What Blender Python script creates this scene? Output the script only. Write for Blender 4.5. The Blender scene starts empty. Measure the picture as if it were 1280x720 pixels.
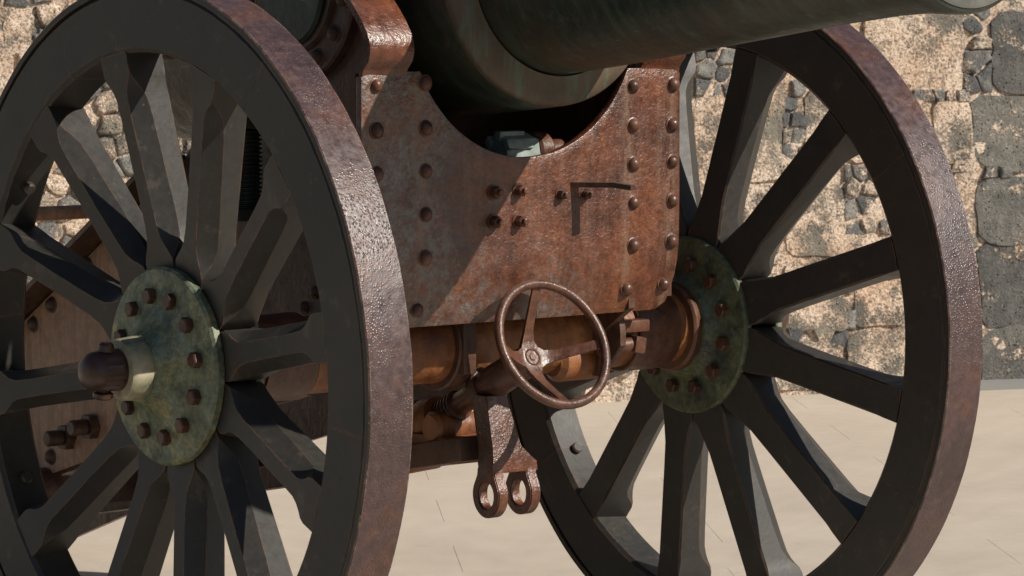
import bpy, bmesh, math, random
from mathutils import Vector, Matrix, noise
S = bpy.context.scene
COL = S.collection
PI = math.pi
random.seed(7)
AX = 0.75                      # axle height above the ground

# ---------------------------------------------------------------- camera
cam_d = bpy.data.cameras.new('camera')
cam = bpy.data.objects.new('camera', cam_d)
COL.objects.link(cam)
cam.location = (-4.2439, -5.5256, 0.7039 + AX)
yaw, pit = 0.670275, -0.084355
cam.rotation_euler = (PI / 2 + pit, 0, -yaw)
cam_d.sensor_width = 36
cam_d.lens = 4186.4 / 1280 * 36
cam_d.clip_start = 0.1
cam_d.clip_end = 3000
cam_d.dof.use_dof = True
cam_d.dof.focus_distance = 6.7
cam_d.dof.aperture_fstop = 22
S.camera = cam

# ---------------------------------------------------------------- light
SUN = Vector((0.52, -1.0, 0.85)).normalized()      # towards the sun
elev = math.asin(SUN.z)
azim = math.atan2(SUN.x, SUN.y)
W = bpy.data.worlds.new('World')
S.world = W
W.use_nodes = True
nt = W.node_tree
sky = nt.nodes.new('ShaderNodeTexSky')
sky.sky_type = 'NISHITA'
sky.sun_disc = False
sky.sun_elevation = elev
sky.sun_rotation = azim
sky.air_density = 1.0
sky.dust_density = 0.6
bg = nt.nodes['Background']
bg.inputs['Strength'].default_value = 0.05
nt.links.new(sky.outputs[0], bg.inputs[0])
sd = bpy.data.lights.new('sun', 'SUN')
sd.energy = 5.0
sd.angle = math.radians(0.5)
sd.color = (1.0, 0.93, 0.83)
so = bpy.data.objects.new('sun', sd)
COL.objects.link(so)
so.rotation_euler = SUN.to_track_quat('Z', 'Y').to_euler()
S.view_settings.view_transform = 'Standard'
S.view_settings.look = 'None'
S.view_settings.exposure = 0.0
S.view_settings.gamma = 1.0
S.view_settings.use_curve_mapping = False


# ---------------------------------------------------------------- materials
class NT:
    def __init__(self, name):
        self.m = bpy.data.materials.new(name)
        self.m.use_nodes = True
        self.t = self.m.node_tree
        self.b = self.t.nodes['Principled BSDF']
        self.tc = self.t.nodes.new('ShaderNodeTexCoord')
        self.co = self.tc.outputs['Object']

    def n(self, typ, **kw):
        x = self.t.nodes.new(typ)
        for k, v in kw.items():
            setattr(x, k, v)
        return x

    def link(self, a, b):
        self.t.links.new(a, b)

    def world(self):
        g = self.n('ShaderNodeNewGeometry')
        self.co = g.outputs['Position']
        return self

    def rand_shift(self):
        """shift the pattern by the object's random number so alike pieces differ"""
        oi = self.n('ShaderNodeObjectInfo')
        mul = self.n('ShaderNodeMath', operation='MULTIPLY')
        self.link(oi.outputs['Random'], mul.inputs[0])
        mul.inputs[1].default_value = 37.0
        add = self.n('ShaderNodeVectorMath', operation='ADD')
        self.link(self.co, add.inputs[0])
        self.link(mul.outputs[0], add.inputs[1])
        self.co = add.outputs[0]
        return self

    def noise(self, scale, detail=6, rough=0.6, stretch=None, dist=0.0):
        x = self.n('ShaderNodeTexNoise')
        x.inputs['Scale'].default_value = scale
        x.inputs['Detail'].default_value = detail
        x.inputs['Roughness'].default_value = rough
        x.inputs['Distortion'].default_value = dist
        src = self.co
        if stretch:
            mp = self.n('ShaderNodeMapping')
            mp.inputs['Scale'].default_value = stretch
            self.link(self.co, mp.inputs['Vector'])
            src = mp.outputs[0]
        self.link(src, x.inputs['Vector'])
        return x.outputs['Fac']

    def voro(self, scale, feature='F1', rand=1.0, out='Distance'):
        x = self.n('ShaderNodeTexVoronoi', feature=feature)
        x.inputs['Scale'].default_value = scale
        x.inputs['Randomness'].default_value = rand
        self.link(self.co, x.inputs['Vector'])
        return x.outputs[out]

    def ramp(self, fac, stops, interp='LINEAR'):
        r = self.n('ShaderNodeValToRGB')
        r.color_ramp.interpolation = interp
        e = r.color_ramp.elements
        while len(e) < len(stops):
            e.new(0.5)
        for i, (p, c) in enumerate(stops):
            e[i].position = p
            if isinstance(c, (int, float)):
                c = (c, c, c)
            e[i].color = (*c, 1)
        self.link(fac, r.inputs[0])
        return r.outputs[0]

    def mix(self, fac, a, b, mode='MIX'):
        x = self.n('ShaderNodeMix', data_type='RGBA', blend_type=mode)
        for s, v in ((0, fac), (6, a), (7, b)):
            if isinstance(v, bpy.types.NodeSocket):
                self.link(v, x.inputs[s])
            elif s == 0:
                x.inputs[0].default_value = v
            else:
                x.inputs[s].default_value = (*v, 1)
        return x.outputs[2]

    def math(self, op, a, b=0.0):
        x = self.n('ShaderNodeMath', operation=op)
        for i, v in enumerate((a, b)):
            if isinstance(v, bpy.types.NodeSocket):
                self.link(v, x.inputs[i])
            else:
                x.inputs[i].default_value = v
        return x.outputs[0]

    def edge(self, radius, lo=0.02, hi=0.12):
        bv = self.n('ShaderNodeBevel', samples=4)
        bv.inputs['Radius'].default_value = radius
        g = self.n('ShaderNodeNewGeometry')
        d = self.n('ShaderNodeVectorMath', operation='DOT_PRODUCT')
        self.link(bv.outputs[0], d.inputs[0])
        self.link(g.outputs['Normal'], d.inputs[1])
        return self.ramp(self.math('SUBTRACT', 1.0, d.outputs['Value']), [(lo, 0.0), (hi, 1.0)])

    def bump(self, h, strength, dist, prev=None):
        x = self.n('ShaderNodeBump')
        x.inputs['Strength'].default_value = strength
        x.inputs['Distance'].default_value = dist
        self.link(h, x.inputs['Height'])
        if prev is not None:
            self.link(prev, x.inputs['Normal'])
        return x.outputs[0]

    def done(self, color, rough, normal=None, metal=0.0, spec=0.5):
        for key, v in (('Base Color', color), ('Roughness', rough), ('Metallic', metal)):
            if isinstance(v, bpy.types.NodeSocket):
                self.link(v, self.b.inputs[key])
            elif key == 'Base Color':
                self.b.inputs[key].default_value = (*v, 1)
            else:
                self.b.inputs[key].default_value = v
        self.b.inputs['Specular IOR Level'].default_value = spec
        if normal is not None:
            self.link(normal, self.b.inputs['Normal'])
        return self.m


def mat_rust(name, dark, mid, light, r0=0.3, r1=0.6, shift=False, bumpk=1.0, grey=0.0, spec=0.5):
    """glossy brown-red paint over rusting iron"""
    t = NT(name)
    if shift:
        t.rand_shift()
    n1 = t.noise(5.5, 7, 0.6)
    n2 = t.noise(38, 6, 0.7)
    n3 = t.noise(9, 6, 0.65, (3.2, 3.2, 0.30))
    n4 = t.noise(17, 5, 0.65, (3.0, 3.0, 0.22))
    base = t.ramp(n1, [(0.33, dark), (0.5, mid), (0.68, light)])
    speck = t.ramp(n2, [(0.36, (0.60, 0.57, 0.55)), (0.52, (1, 1, 1)), (0.70, (1.35, 1.32, 1.3))])
    c = t.mix(0.75, base, speck, 'MULTIPLY')
    c = t.mix(t.ramp(n3, [(0.50, 0.0), (0.68, 0.6)]), c, tuple(v * 0.42 for v in mid))
    c = t.mix(t.ramp(n4, [(0.52, 0.0), (0.70, 0.5)]), c, (0.155, 0.088, 0.060))
    fine = t.noise(170, 3, 0.6)
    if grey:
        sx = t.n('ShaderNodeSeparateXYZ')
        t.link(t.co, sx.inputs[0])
        lean = t.math('ADD', t.noise(3.1, 5, 0.65), t.math('MULTIPLY', sx.outputs[0], -0.55))   # worn grey plus sky sheen painted in, stronger towards the near wheel
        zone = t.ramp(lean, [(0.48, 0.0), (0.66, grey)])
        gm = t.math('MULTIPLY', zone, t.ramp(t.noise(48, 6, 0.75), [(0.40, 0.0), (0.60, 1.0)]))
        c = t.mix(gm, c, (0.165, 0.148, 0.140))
        grain = t.noise(115, 4, 0.7)  # colour speckle standing in for the sheen's sparkle
        c = t.mix(0.5, c, t.ramp(grain, [(0.34, (0.45, 0.45, 0.45)), (0.50, (1, 1, 1)), (0.64, (1.7, 1.68, 1.65))]), 'MULTIPLY')
        # old runs of rust and dust down the rivet rows
        for x0 in (0.270, 0.385):
            d = t.math('ABSOLUTE', t.math('SUBTRACT', t.math('ABSOLUTE', sx.outputs[0]), x0))
            run = t.math('MULTIPLY', t.ramp(d, [(0.006, 1.0), (0.026, 0.0)]), t.ramp(t.noise(20, 6, 0.7, (2.5, 2.5, 0.35)), [(0.44, 0.0), (0.60, 0.75)]))
            c = t.mix(run, c, (0.20, 0.115, 0.072))
    worn = t.ramp(t.noise(60, 5, 0.75), [(0.63, 0.0), (0.70, 0.6)])
    c = t.mix(worn, c, (0.22, 0.155, 0.125))
    rg = t.ramp(n2, [(0.35, r0), (0.65, r1)])
    b = t.bump(t.noise(22, 5, 0.6), 0.25 * bumpk, 0.009)
    b = t.bump(t.noise(85, 4, 0.65), 0.22 * bumpk, 0.004, b)
    b = t.bump(fine, (0.45 if grey else 0.18) * bumpk, 0.003 if grey else 0.002, b)
    return t.done(c, rg, b, spec=spec)


M = {}
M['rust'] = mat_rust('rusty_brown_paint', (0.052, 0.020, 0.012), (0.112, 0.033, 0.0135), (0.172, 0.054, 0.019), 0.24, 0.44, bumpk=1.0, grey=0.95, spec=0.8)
M['rust_clean'] = mat_rust('glossy_brown_paint', (0.065, 0.023, 0.013), (0.125, 0.037, 0.016), (0.19, 0.060, 0.022), 0.22, 0.42, bumpk=1.2, spec=0.7)
M['rust_small'] = mat_rust('rusty_brown_fittings', (0.055, 0.026, 0.018), (0.115, 0.046, 0.027), (0.15, 0.068, 0.038), 0.26, 0.5, True, 0.9, spec=0.5)
M['rust_orange'] = mat_rust('orange_rusted_axle', (0.10, 0.035, 0.018), (0.23, 0.080, 0.026), (0.30, 0.125, 0.045), 0.35, 0.65)
M['rust_dark'] = mat_rust('dark_brown_iron', (0.045, 0.024, 0.018), (0.085, 0.042, 0.028), (0.12, 0.058, 0.036), 0.3, 0.6)
M['trail'] = mat_rust('brown_trail_plate', (0.36, 0.205, 0.122), (0.42, 0.245, 0.150), (0.47, 0.285, 0.18), 0.45, 0.7, bumpk=0.7)


def mat_wheel():
    t = NT('dark_grey_wheel_paint').rand_shift()
    n1 = t.noise(4, 6, 0.6)
    n2 = t.noise(60, 5, 0.65)
    c = t.ramp(n1, [(0.35, (0.033, 0.032, 0.030)), (0.6, (0.044, 0.040, 0.034)), (0.78, (0.062, 0.050, 0.040))])
    c = t.mix(0.5, c, t.ramp(n2, [(0.4, 0.8), (0.6, 1.15)]), 'MULTIPLY')
    edge = t.math('MULTIPLY', t.edge(0.004), t.ramp(t.noise(22, 4, 0.7), [(0.42, 0.0), (0.55, 1.0)]))
    c = t.mix(edge, c, (0.26, 0.115, 0.055))
    scuff = t.ramp(t.noise(16, 7, 0.75), [(0.59, 0.0), (0.66, 0.5)])
    c = t.mix(scuff, c, (0.105, 0.088, 0.072))
    chip = t.ramp(t.noise(75, 4, 0.7), [(0.69, 0.0), (0.72, 0.8)])
    c = t.mix(chip, c, (0.17, 0.10, 0.065))
    b = t.bump(t.noise(90, 4, 0.6), 0.12, 0.003)
    b = t.bump(t.noise(9, 3, 0.5), 0.2, 0.008, b)
    return t.done(c, t.ramp(n2, [(0.3, 0.40), (0.7, 0.54)]), b, spec=0.42)


M['wheel'] = mat_wheel()


def mat_tyre():
    t = NT('purple_brown_tyre_iron')
    n1 = t.noise(6, 7, 0.65)
    n2 = t.noise(55, 6, 0.7)
    c = t.ramp(n1, [(0.32, (0.046, 0.027, 0.027)), (0.5, (0.078, 0.045, 0.044)), (0.66, (0.112, 0.049, 0.029))])
    c = t.mix(0.7, c, t.ramp(n2, [(0.35, (0.6, 0.6, 0.6)), (0.6, (1.1, 1.1, 1.1)), (0.75, (1.6, 1.5, 1.4))]), 'MULTIPLY')
    edge = t.math('MULTIPLY', t.edge(0.006), t.ramp(t.noise(22, 5, 0.75), [(0.48, 0.0), (0.58, 0.85)]))
    c = t.mix(edge, c, (0.36, 0.27, 0.20))
    b = t.bump(t.noise(14, 4, 0.6), 0.18, 0.008)
    blist = t.ramp(t.voro(190), [(0.0, 1.0), (0.45, 0.0)])
    msk = t.ramp(t.noise(4.5, 4, 0.6), [(0.42, 0.0), (0.56, 1.0)])
    b = t.bump(t.math('MULTIPLY', blist, msk), 0.38, 0.003, b)
    b = t.bump(t.math('MULTIPLY', t.noise(70, 5, 0.7), msk), 0.25, 0.004, b)
    b = t.bump(t.noise(120, 4, 0.65), 0.16, 0.003, b)
    wear = t.ramp(t.noise(30, 6, 0.75, (0.5, 1.0, 1.0)), [(0.60, 0.0), (0.67, 0.5)])
    c = t.mix(wear, c, (0.150, 0.084, 0.056))
    return t.done(c, t.ramp(n2, [(0.35, 0.26), (0.65, 0.48)]), b, spec=0.65)


M['tyre'] = mat_tyre()


def mat_bronze():
    t = NT('dark_bronze_with_green_patina')
    n1 = t.noise(3.2, 8, 0.65)
    n2 = t.noise(26, 7, 0.7)
    st = t.noise(5, 6, 0.7, (1.2, 7.0, 1.2))
    c = t.ramp(n1, [(0.32, (0.012, 0.024, 0.019)), (0.5, (0.032, 0.037, 0.027)), (0.68, (0.062, 0.052, 0.033))])
    c = t.mix(t.ramp(st, [(0.48, 0.0), (0.66, 0.7)]), c, (0.048, 0.082, 0.062))
    c = t.mix(t.ramp(n2, [(0.58, 0.0), (0.70, 0.55)]), c, (0.11, 0.13, 0.105))
    c = t.mix(t.ramp(t.noise(2.2, 6, 0.7), [(0.54, 0.0), (0.68, 0.55)]), c, (0.075, 0.048, 0.030))
    c = t.mix(t.ramp(t.noise(22, 3, 0.6, (0.5, 0.5, 5.0), 1.5), [(0.70, 0.0), (0.74, 0.8)]), c, (0.20, 0.22, 0.19))
    b = t.bump(t.noise(18, 6, 0.65), 0.3, 0.008)
    b = t.bump(t.noise(120, 3, 0.6), 0.15, 0.002, b)
    return t.done(c, t.ramp(n2, [(0.35, 0.32), (0.65, 0.55)]), b, metal=0.15, spec=0.5)


M['bronze'] = mat_bronze()


def mat_ring():
    t = NT('worn_brown_bronze_ring')
    c = t.ramp(t.noise(7, 7, 0.7), [(0.35, (0.058, 0.046, 0.031)), (0.65, (0.135, 0.092, 0.058))])
    st = t.ramp(t.noise(9, 6, 0.7, (4.0, 4.0, 0.35)), [(0.5, 0.0), (0.62, 0.8)])
    c = t.mix(st, c, (0.10, 0.145, 0.11))
    return t.done(c, 0.42, t.bump(t.noise(40, 5, 0.65), 0.25, 0.004))


M['ring'] = mat_ring()


def mat_muzzle():
    t = NT('pale_worn_muzzle_bronze')
    c = t.ramp(t.noise(9, 7, 0.7), [(0.35, (0.11, 0.11, 0.095)), (0.65, (0.22, 0.215, 0.19))])
    return t.done(c, 0.5, t.bump(t.noise(60, 5, 0.6), 0.2, 0.003))


M['muzzle'] = mat_muzzle()


def mat_verdigris(name, k=1.0, warm=1.0):
    t = NT(name)
    n1 = t.noise(14, 8, 0.7)
    n2 = t.noise(32, 6, 0.7)
    n3 = t.noise(13, 6, 0.7, dist=0.6)
    c = t.ramp(n1, [(0.34, (0.030 * k, 0.042 * k, 0.036 * k)), (0.5, (0.095 * k, 0.105 * k, 0.060 * k)),
                    (0.64, (0.19 * k * warm, 0.160 * k, 0.070 * k))])
    c = t.mix(t.ramp(n3, [(0.50, 0.0), (0.62, 0.75)]), c, (0.088 * k, 0.120 * k, 0.096 * k))
    c = t.mix(t.ramp(n2, [(0.58, 0.0), (0.72, 0.65)]), c, (0.085 * k, 0.045 * k, 0.025 * k))
    c = t.mix(0.8, c, t.ramp(t.noise(70, 6, 0.75), [(0.36, 0.45), (0.52, 1.0), (0.66, 1.5)]), 'MULTIPLY')
    c = t.mix(t.ramp(t.noise(20, 7, 0.75), [(0.60, 0.0), (0.66, 0.6)]), c, (0.21 * k, 0.20 * k, 0.15 * k))
    b = t.bump(t.noise(24, 6, 0.65), 0.35, 0.006)
    b = t.bump(t.noise(90, 5, 0.7), 0.35, 0.003, b)
    return t.done(c, t.ramp(n2, [(0.35, 0.4), (0.65, 0.62)]), b)


M['verdigris'] = mat_verdigris('green_yellow_verdigris_hub', 1.9)
M['verd_dark'] = mat_verdigris('dark_green_inner_hub', 1.1, 0.7)
M['nut_green'] = NT('pale_grey_green_nut')
_t = M['nut_green']
M['nut_green'] = _t.done(_t.ramp(_t.noise(30, 6, 0.7), [(0.35, (0.13, 0.17, 0.15)), (0.65, (0.30, 0.35, 0.31))]), 0.5, _t.bump(_t.noise(60, 4, 0.6), 0.3, 0.003))


def mat_nose():
    t = NT('glossy_dark_brown_axle_end')
    c = t.ramp(t.noise(18, 5, 0.6), [(0.35, (0.030, 0.014, 0.010)), (0.65, (0.070, 0.030, 0.019))])
    return t.done(c, 0.34, t.bump(t.noise(25, 4, 0.6), 0.35, 0.006), spec=0.6)


M['nose'] = mat_nose()


def mat_cream_collar():
    t = NT('sun_patched_cream_collar')
    c = t.ramp(t.noise(12, 6, 0.65), [(0.36, (0.10, 0.12, 0.10)), (0.48, (0.30, 0.28, 0.18)), (0.64, (0.52, 0.46, 0.33))])  # cream blotches paint the collar's sunlit patch, green ones its shade
    return t.done(c, 0.5, t.bump(t.noise(40, 5, 0.6), 0.25, 0.004))


M['collar'] = mat_cream_collar()
M['bolt'] = mat_rust('dark_rusted_bolts', (0.035, 0.020, 0.015), (0.080, 0.036, 0.022), (0.14, 0.055, 0.026), 0.3, 0.55, True, 0.8)


def stone_mat(name, cream_lo, cream_hi, grey_a, grey_b):
    t = NT(name).world()
    # porous basalt
    n = t.noise(14, 6, 0.65)
    g = t.ramp(n, [(0.3, grey_a), (0.7, grey_b)])
    pits = t.ramp(t.voro(62), [(0.10, 0.0), (0.30, 1.0)])
    pmask = t.ramp(t.noise(24, 3, 0.5), [(0.44, 1.0), (0.56, 0.0)])
    pit = t.mix(t.math('SUBTRACT', 1.0, pmask), pits, (1, 1, 1))
    g = t.mix(t.math('SUBTRACT', 1.0, pit), g, (0.014, 0.014, 0.016))
    # cream lime mortar smeared over it, breaking up into grains at its edge
    gr = t.noise(105, 3, 0.65)
    gr2 = t.noise(38, 5, 0.7)
    big = t.math('ADD', t.noise(5.5, 7, 0.7), t.math('MULTIPLY', t.math('SUBTRACT', gr, 0.5), 0.30))
    cm = t.ramp(big, [(cream_lo, 0.0), (cream_hi, 1.0)])
    cr = t.ramp(gr, [(0.33, (0.22, 0.165, 0.12)), (0.42, (0.64, 0.478, 0.362)), (0.58, (0.90, 0.76, 0.62))])
    cr = t.mix(t.ramp(gr2, [(0.36, 0.75), (0.48, 0.0)]), cr, (0.33, 0.265, 0.195))
    cr = t.mix(t.ramp(t.noise(3.5, 4, 0.6), [(0.42, 0.0), (0.66, 0.5)]), cr, (0.70, 0.50, 0.36), 'MULTIPLY')
    speck = t.ramp(t.noise(130, 2, 0.6), [(0.62, 0.0), (0.70, 0.75)])
    g = t.mix(speck, g, (0.50, 0.42, 0.31))
    oi = t.n('ShaderNodeObjectInfo')
    g = t.mix(1.0, g, t.ramp(oi.outputs['Random'], [(0.0, (0.62, 0.63, 0.66)), (0.5, (0.95, 0.95, 0.95)), (1.0, (1.3, 1.27, 1.2))]), 'MULTIPLY')
    c = t.mix(cm, g, cr)
    b = t.bump(t.noise(20, 8, 0.72), 0.8, 0.03)
    b = t.bump(pit, 0.55, 0.012, b)
    b = t.bump(gr, 0.7, 0.008, b)
    b = t.bump(cm, 0.5, 0.008, b)
    return t.done(c, 0.95, b, spec=0.15)


M['mortar'] = stone_mat('cream_lime_mortar', 0.34, 0.46, (0.12, 0.115, 0.105), (0.28, 0.26, 0.22))
M['plastered'] = stone_mat('stone_smeared_with_mortar', 0.40, 0.52, (0.12, 0.115, 0.105), (0.30, 0.275, 0.235))
M['basalt'] = stone_mat('bare_grey_basalt', 0.585, 0.65, (0.125, 0.125, 0.12), (0.27, 0.26, 0.235))
M['chink'] = stone_mat('small_grey_basalt', 0.54, 0.62, (0.12, 0.125, 0.13), (0.30, 0.295, 0.28))


def mat_paving():
    t = NT('pale_sandy_paving').world()
    n1 = t.noise(1.1, 5, 0.6)
    n2 = t.noise(9, 7, 0.65)
    n3 = t.noise(200, 3, 0.6)
    c = t.ramp(n1, [(0.3, (0.505, 0.445, 0.372)), (0.7, (0.555, 0.492, 0.415))])
    c = t.mix(0.7, c, t.ramp(n2, [(0.3, (0.90, 0.90, 0.90)), (0.7, (1.06, 1.05, 1.03))]), 'MULTIPLY')
    oi = t.n('ShaderNodeObjectInfo')
    c = t.mix(0.08, c, t.ramp(oi.outputs['Random'], [(0.0, (0.97, 0.97, 0.975)), (1.0, (1.02, 1.015, 1.0))]), 'MULTIPLY')
    c = t.mix(0.8, c, t.ramp(t.noise(2.3, 6, 0.7), [(0.32, (0.92, 0.915, 0.91)), (0.65, (1.04, 1.04, 1.035))]), 'MULTIPLY')
    st = t.ramp(t.noise(26, 5, 0.65), [(0.66, 0.0), (0.76, 0.45)])
    c = t.mix(st, c, (0.25, 0.20, 0.15))
    b = t.bump(n3, 0.25, 0.003)
    b = t.bump(n2, 0.15, 0.008, b)
    return t.done(c, 0.85, b, spec=0.25)


M['paving'] = mat_paving()
M['joint'] = NT('dark_sandy_joint').done((0.24, 0.20, 0.155), 0.95)
M['kerb'] = NT('grey_concrete').done((0.24, 0.235, 0.225), 0.9)


def mat_black():
    t = NT('hole_shade_black')
    return t.done((0.012, 0.010, 0.009), 0.7)


M['black'] = mat_black()


# ---------------------------------------------------------------- mesh helpers
def finish(bm, name, mat, smooth=True, angle=35):
    me = bpy.data.meshes.new(name)
    bmesh.ops.recalc_face_normals(bm, faces=bm.faces[:])
    if smooth:
        lim = math.radians(angle)
        for f in bm.faces:
            f.smooth = True
        for e in bm.edges:
            if len(e.link_faces) == 2:
                e.smooth = e.calc_face_angle(0) < lim
    bm.to_mesh(me)
    bm.free()
    me.materials.append(M[mat] if isinstance(mat, str) else mat)
    return me


def link(name, me, parent=None, loc=(0, 0, 0), rot=(0, 0, 0)):
    o = bpy.data.objects.new(name, me)
    COL.objects.link(o)
    o.parent = parent
    o.location = loc
    o.rotation_euler = rot
    return o


def obj(name, bm, mat, parent=None, loc=(0, 0, 0), rot=(0, 0, 0), angle=35):
    return link(name, finish(bm, name, mat, True, angle), parent, loc, rot)


def frame(axis):
    a = Vector(axis).normalized()
    h = Vector((0, 0, 1)) if abs(a.z) < 0.9 else Vector((1, 0, 0))
    u = h.cross(a).normalized()
    return u, a.cross(u), a


def lathe(bm, prof, axis=(1, 0, 0), c=(0, 0, 0), n=48, a0=0.0):
    """prof: list of (t along axis, radius); radius 0 closes"""
    u, v, a = frame(axis)
    c = Vector(c)
    rings = []
    for t, r in prof:
        if r < 1e-6:
            rings.append([bm.verts.new(c + a * t)])
        else:
            rings.append([bm.verts.new(c + a * t + (u * math.cos(a0 + 2 * PI * k / n) + v * math.sin(a0 + 2 * PI * k / n)) * r) for k in range(n)])
    for A, B in zip(rings[:-1], rings[1:]):
        for k in range(n):
            q = (k + 1) % n
            if len(A) == 1 and len(B) == 1:
                continue
            if len(A) == 1:
                bm.faces.new((A[0], B[k], B[q]))
            elif len(B) == 1:
                bm.faces.new((A[k], A[q], B[0]))
            else:
                bm.faces.new((A[k], A[q], B[q], B[k]))
    return rings


def ring(bm, prof, axis=(1, 0, 0), c=(0, 0, 0), n=96):
    """closed cross-section revolved"""
    lathe(bm, list(prof) + [prof[0]], axis, c, n)
    bmesh.ops.remove_doubles(bm, verts=bm.verts[:], dist=1e-5)


def cyl(bm, p0, p1, r0, r1=None, n=32, bev=0.0):
    p0, p1 = Vector(p0), Vector(p1)
    L = (p1 - p0).length
    r1 = r0 if r1 is None else r1
    if bev:
        pr = [(0, 0), (0, r0 - bev), (bev, r0), (L - bev, r1), (L, r1 - bev), (L, 0)]
    else:
        pr = [(0, 0), (0, r0), (L, r1), (L, 0)]
    lathe(bm, pr, p1 - p0, p0, n)


def box(bm, c, s, rot=None, bev=0.0):
    m = Matrix.Translation(c) @ (rot.to_4x4() if rot else Matrix.Identity(4)) @ Matrix.Diagonal((*s, 1))
    r = bmesh.ops.create_cube(bm, size=1.0, matrix=m)
    if bev:
        es = list({e for v in r['verts'] for e in v.link_edges})
        bmesh.ops.bevel(bm, geom=es, offset=bev, segments=2, affect='EDGES', profile=0.6)


def prism(bm, poly, ax, lo, hi, bev=0.0):
    """extrude a 2-D outline. ax 'x': outline is (y,z); 'y': (x,z)"""
    def P(a, b, d):
        return Vector((d, a, b)) if ax == 'x' else Vector((a, d, b))
    A = [bm.verts.new(P(a, b, lo)) for a, b in poly]
    B = [bm.verts.new(P(a, b, hi)) for a, b in poly]
    n = len(poly)
    fa = bm.faces.new(A)
    fb = bm.faces.new(B[::-1])
    sides = [bm.faces.new((A[k], B[k], B[(k + 1) % n], A[(k + 1) % n])) for k in range(n)]
    if bev:
        es = list({e for f in (fa, fb) for e in f.edges})
        bmesh.ops.bevel(bm, geom=es, offset=bev, segments=2, affect='EDGES', profile=0.6)
    bmesh.ops.triangulate(bm, faces=[f for f in bm.faces if len(f.verts) > 4])


def tube(bm, pts, r, n=12, closed=False):
    pts = [Vector(q) for q in pts]
    N = len(pts)
    rings = []
    prev = None
    for i, q in enumerate(pts):
        d = (pts[(i + 1) % N] - pts[i - 1]) if closed or 0 < i < N - 1 else (pts[1] - pts[0] if i == 0 else pts[-1] - pts[-2])
        d.normalize()
        if prev is None:
            u, v, _ = frame(d)
        else:
            u = (prev - d * prev.dot(d)).normalized()
            v = d.cross(u)
        prev = u
        rr = r[i] if isinstance(r, (list, tuple)) else r
        rings.append([bm.verts.new(q + (u * math.cos(2 * PI * k / n) + v * math.sin(2 * PI * k / n)) * rr) for k in range(n)])
    for i in range(N if closed else N - 1):
        A, B = rings[i], rings[(i + 1) % N]
        for k in range(n):
            bm.faces.new((A[k], A[(k + 1) % n], B[(k + 1) % n], B[k]))
    if not closed:
        bm.faces.new(rings[0][::-1])
        bm.faces.new(rings[-1])


# ================================================================ THE SETTING
def structure(o):
    o['kind'] = 'structure'
    return o


bm = bmesh.new()
R = 600
f = bm.faces.new([bm.verts.new((x, y, -0.030)) for x, y in ((-R, -R), (R, -R), (R, R), (-R, R))])
ground = structure(obj('ground', bm, 'joint'))

# paving: long pale slabs in running bond, rows square to the joints seen in the photo
pu = Vector((0.829, -0.559, 0))
pv = Vector((0.559, 0.829, 0))
SL, SW, GAP = 1.46, 0.42, 0.0011
bm = bmesh.new()
e0, e1, g0, g1 = -9.0, 12.0, -9.0, 7.5
vs = [bm.verts.new(pu * a + pv * b + Vector((0, 0, -0.0065))) for a, b in ((e0, g0), (e1, g0), (e1, g1), (e0, g1))]
bm.faces.new(vs)
paving = structure(obj('paving', bm, 'joint'))
bm = bmesh.new()
vs = []
hx_, hy_ = SL / 2 - GAP / 2, SW / 2 - GAP / 2
box(bm, (0, 0, -0.003), (hx_ * 2, hy_ * 2, 0.006), None, 0.0006)
slab_me = finish(bm, 'slab', 'paving', True, 12)
ang = math.atan2(pu.y, pu.x)
cnt = 0
for j in range(-4, 14):
    v0 = 2.40 + (j - 6) * SW
    off = 0.10 + (0 if (j - 6) % 2 == 0 else SL / 2 + random.uniform(-.05, .05))
    for i in range(-5, 6):
        c = pu * (off + SL * (i + 0.5)) + pv * (v0 + SW / 2)
        o = link('slab', slab_me, paving, (c.x, c.y, 0), (0, 0, ang))
        cnt += 1

# wall frame: s along the wall, n towards the camera
W0 = Vector((3.243, 3.966, 0))
wt = Vector((0.940, -0.341, 0)).normalized()
wn = Vector((wt.y, -wt.x, 0))
if wn.dot(cam.location - W0) < 0:
    wn = -wn
fw = Vector((math.sin(yaw) * math.cos(pit), math.cos(yaw) * math.cos(pit), math.sin(pit)))
rt = Vector((math.cos(yaw), -math.sin(yaw), 0))
up = rt.cross(fw)


def wall_at(u, v):
    """where a sight line of the photo meets the wall: (s, z)"""
    d = fw + rt * ((u - 640) / 4186.4) - up * ((v - 360) / 4186.4)
    t = (W0 - cam.location).dot(wn) / d.dot(wn)
    h = cam.location + d * t
    return (h - W0).dot(wt), h.z


def wpt(s, z, d):
    return W0 + wt * s + wn * d + Vector((0, 0, z))


def nz(q, k, seed=0.0):
    return noise.noise(Vector((q[0] * k + seed, q[1] * k - seed, seed * 1.7)))


# mortar body of the wall: rough front, real thickness
bm = bmesh.new()
s0, s1, z1 = -5.0, 6.0, 3.2
ns, nzv = 330, 96
grid = []
for j in range(nzv + 1):
    row = []
    for i in range(ns + 1):
        s = s0 + (s1 - s0) * i / ns
        z = -0.05 + (z1 + 0.05) * j / nzv
        d = 0.014 * nz((s, z), 4, 3) + 0.010 * nz((s, z), 11, 5) + 0.006 * nz((s, z), 25, 9)
        row.append(bm.verts.new(wpt(s, z, d)))
    grid.append(row)
for j in range(nzv):
    for i in range(ns):
        bm.faces.new((grid[j][i], grid[j][i + 1], grid[j + 1][i + 1], grid[j + 1][i]))
bk = [bm.verts.new(wpt(s, z, -0.6)) for s, z in ((s0, -0.05), (s1, -0.05), (s1, z1), (s0, z1))]
bm.faces.new(bk)
bm.faces.new([grid[nzv][i] for i in range(ns + 1)] + [bk[2], bk[3]])
bm.faces.new([grid[j][0] for j in range(nzv + 1)] + [bk[3], bk[0]])
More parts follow.
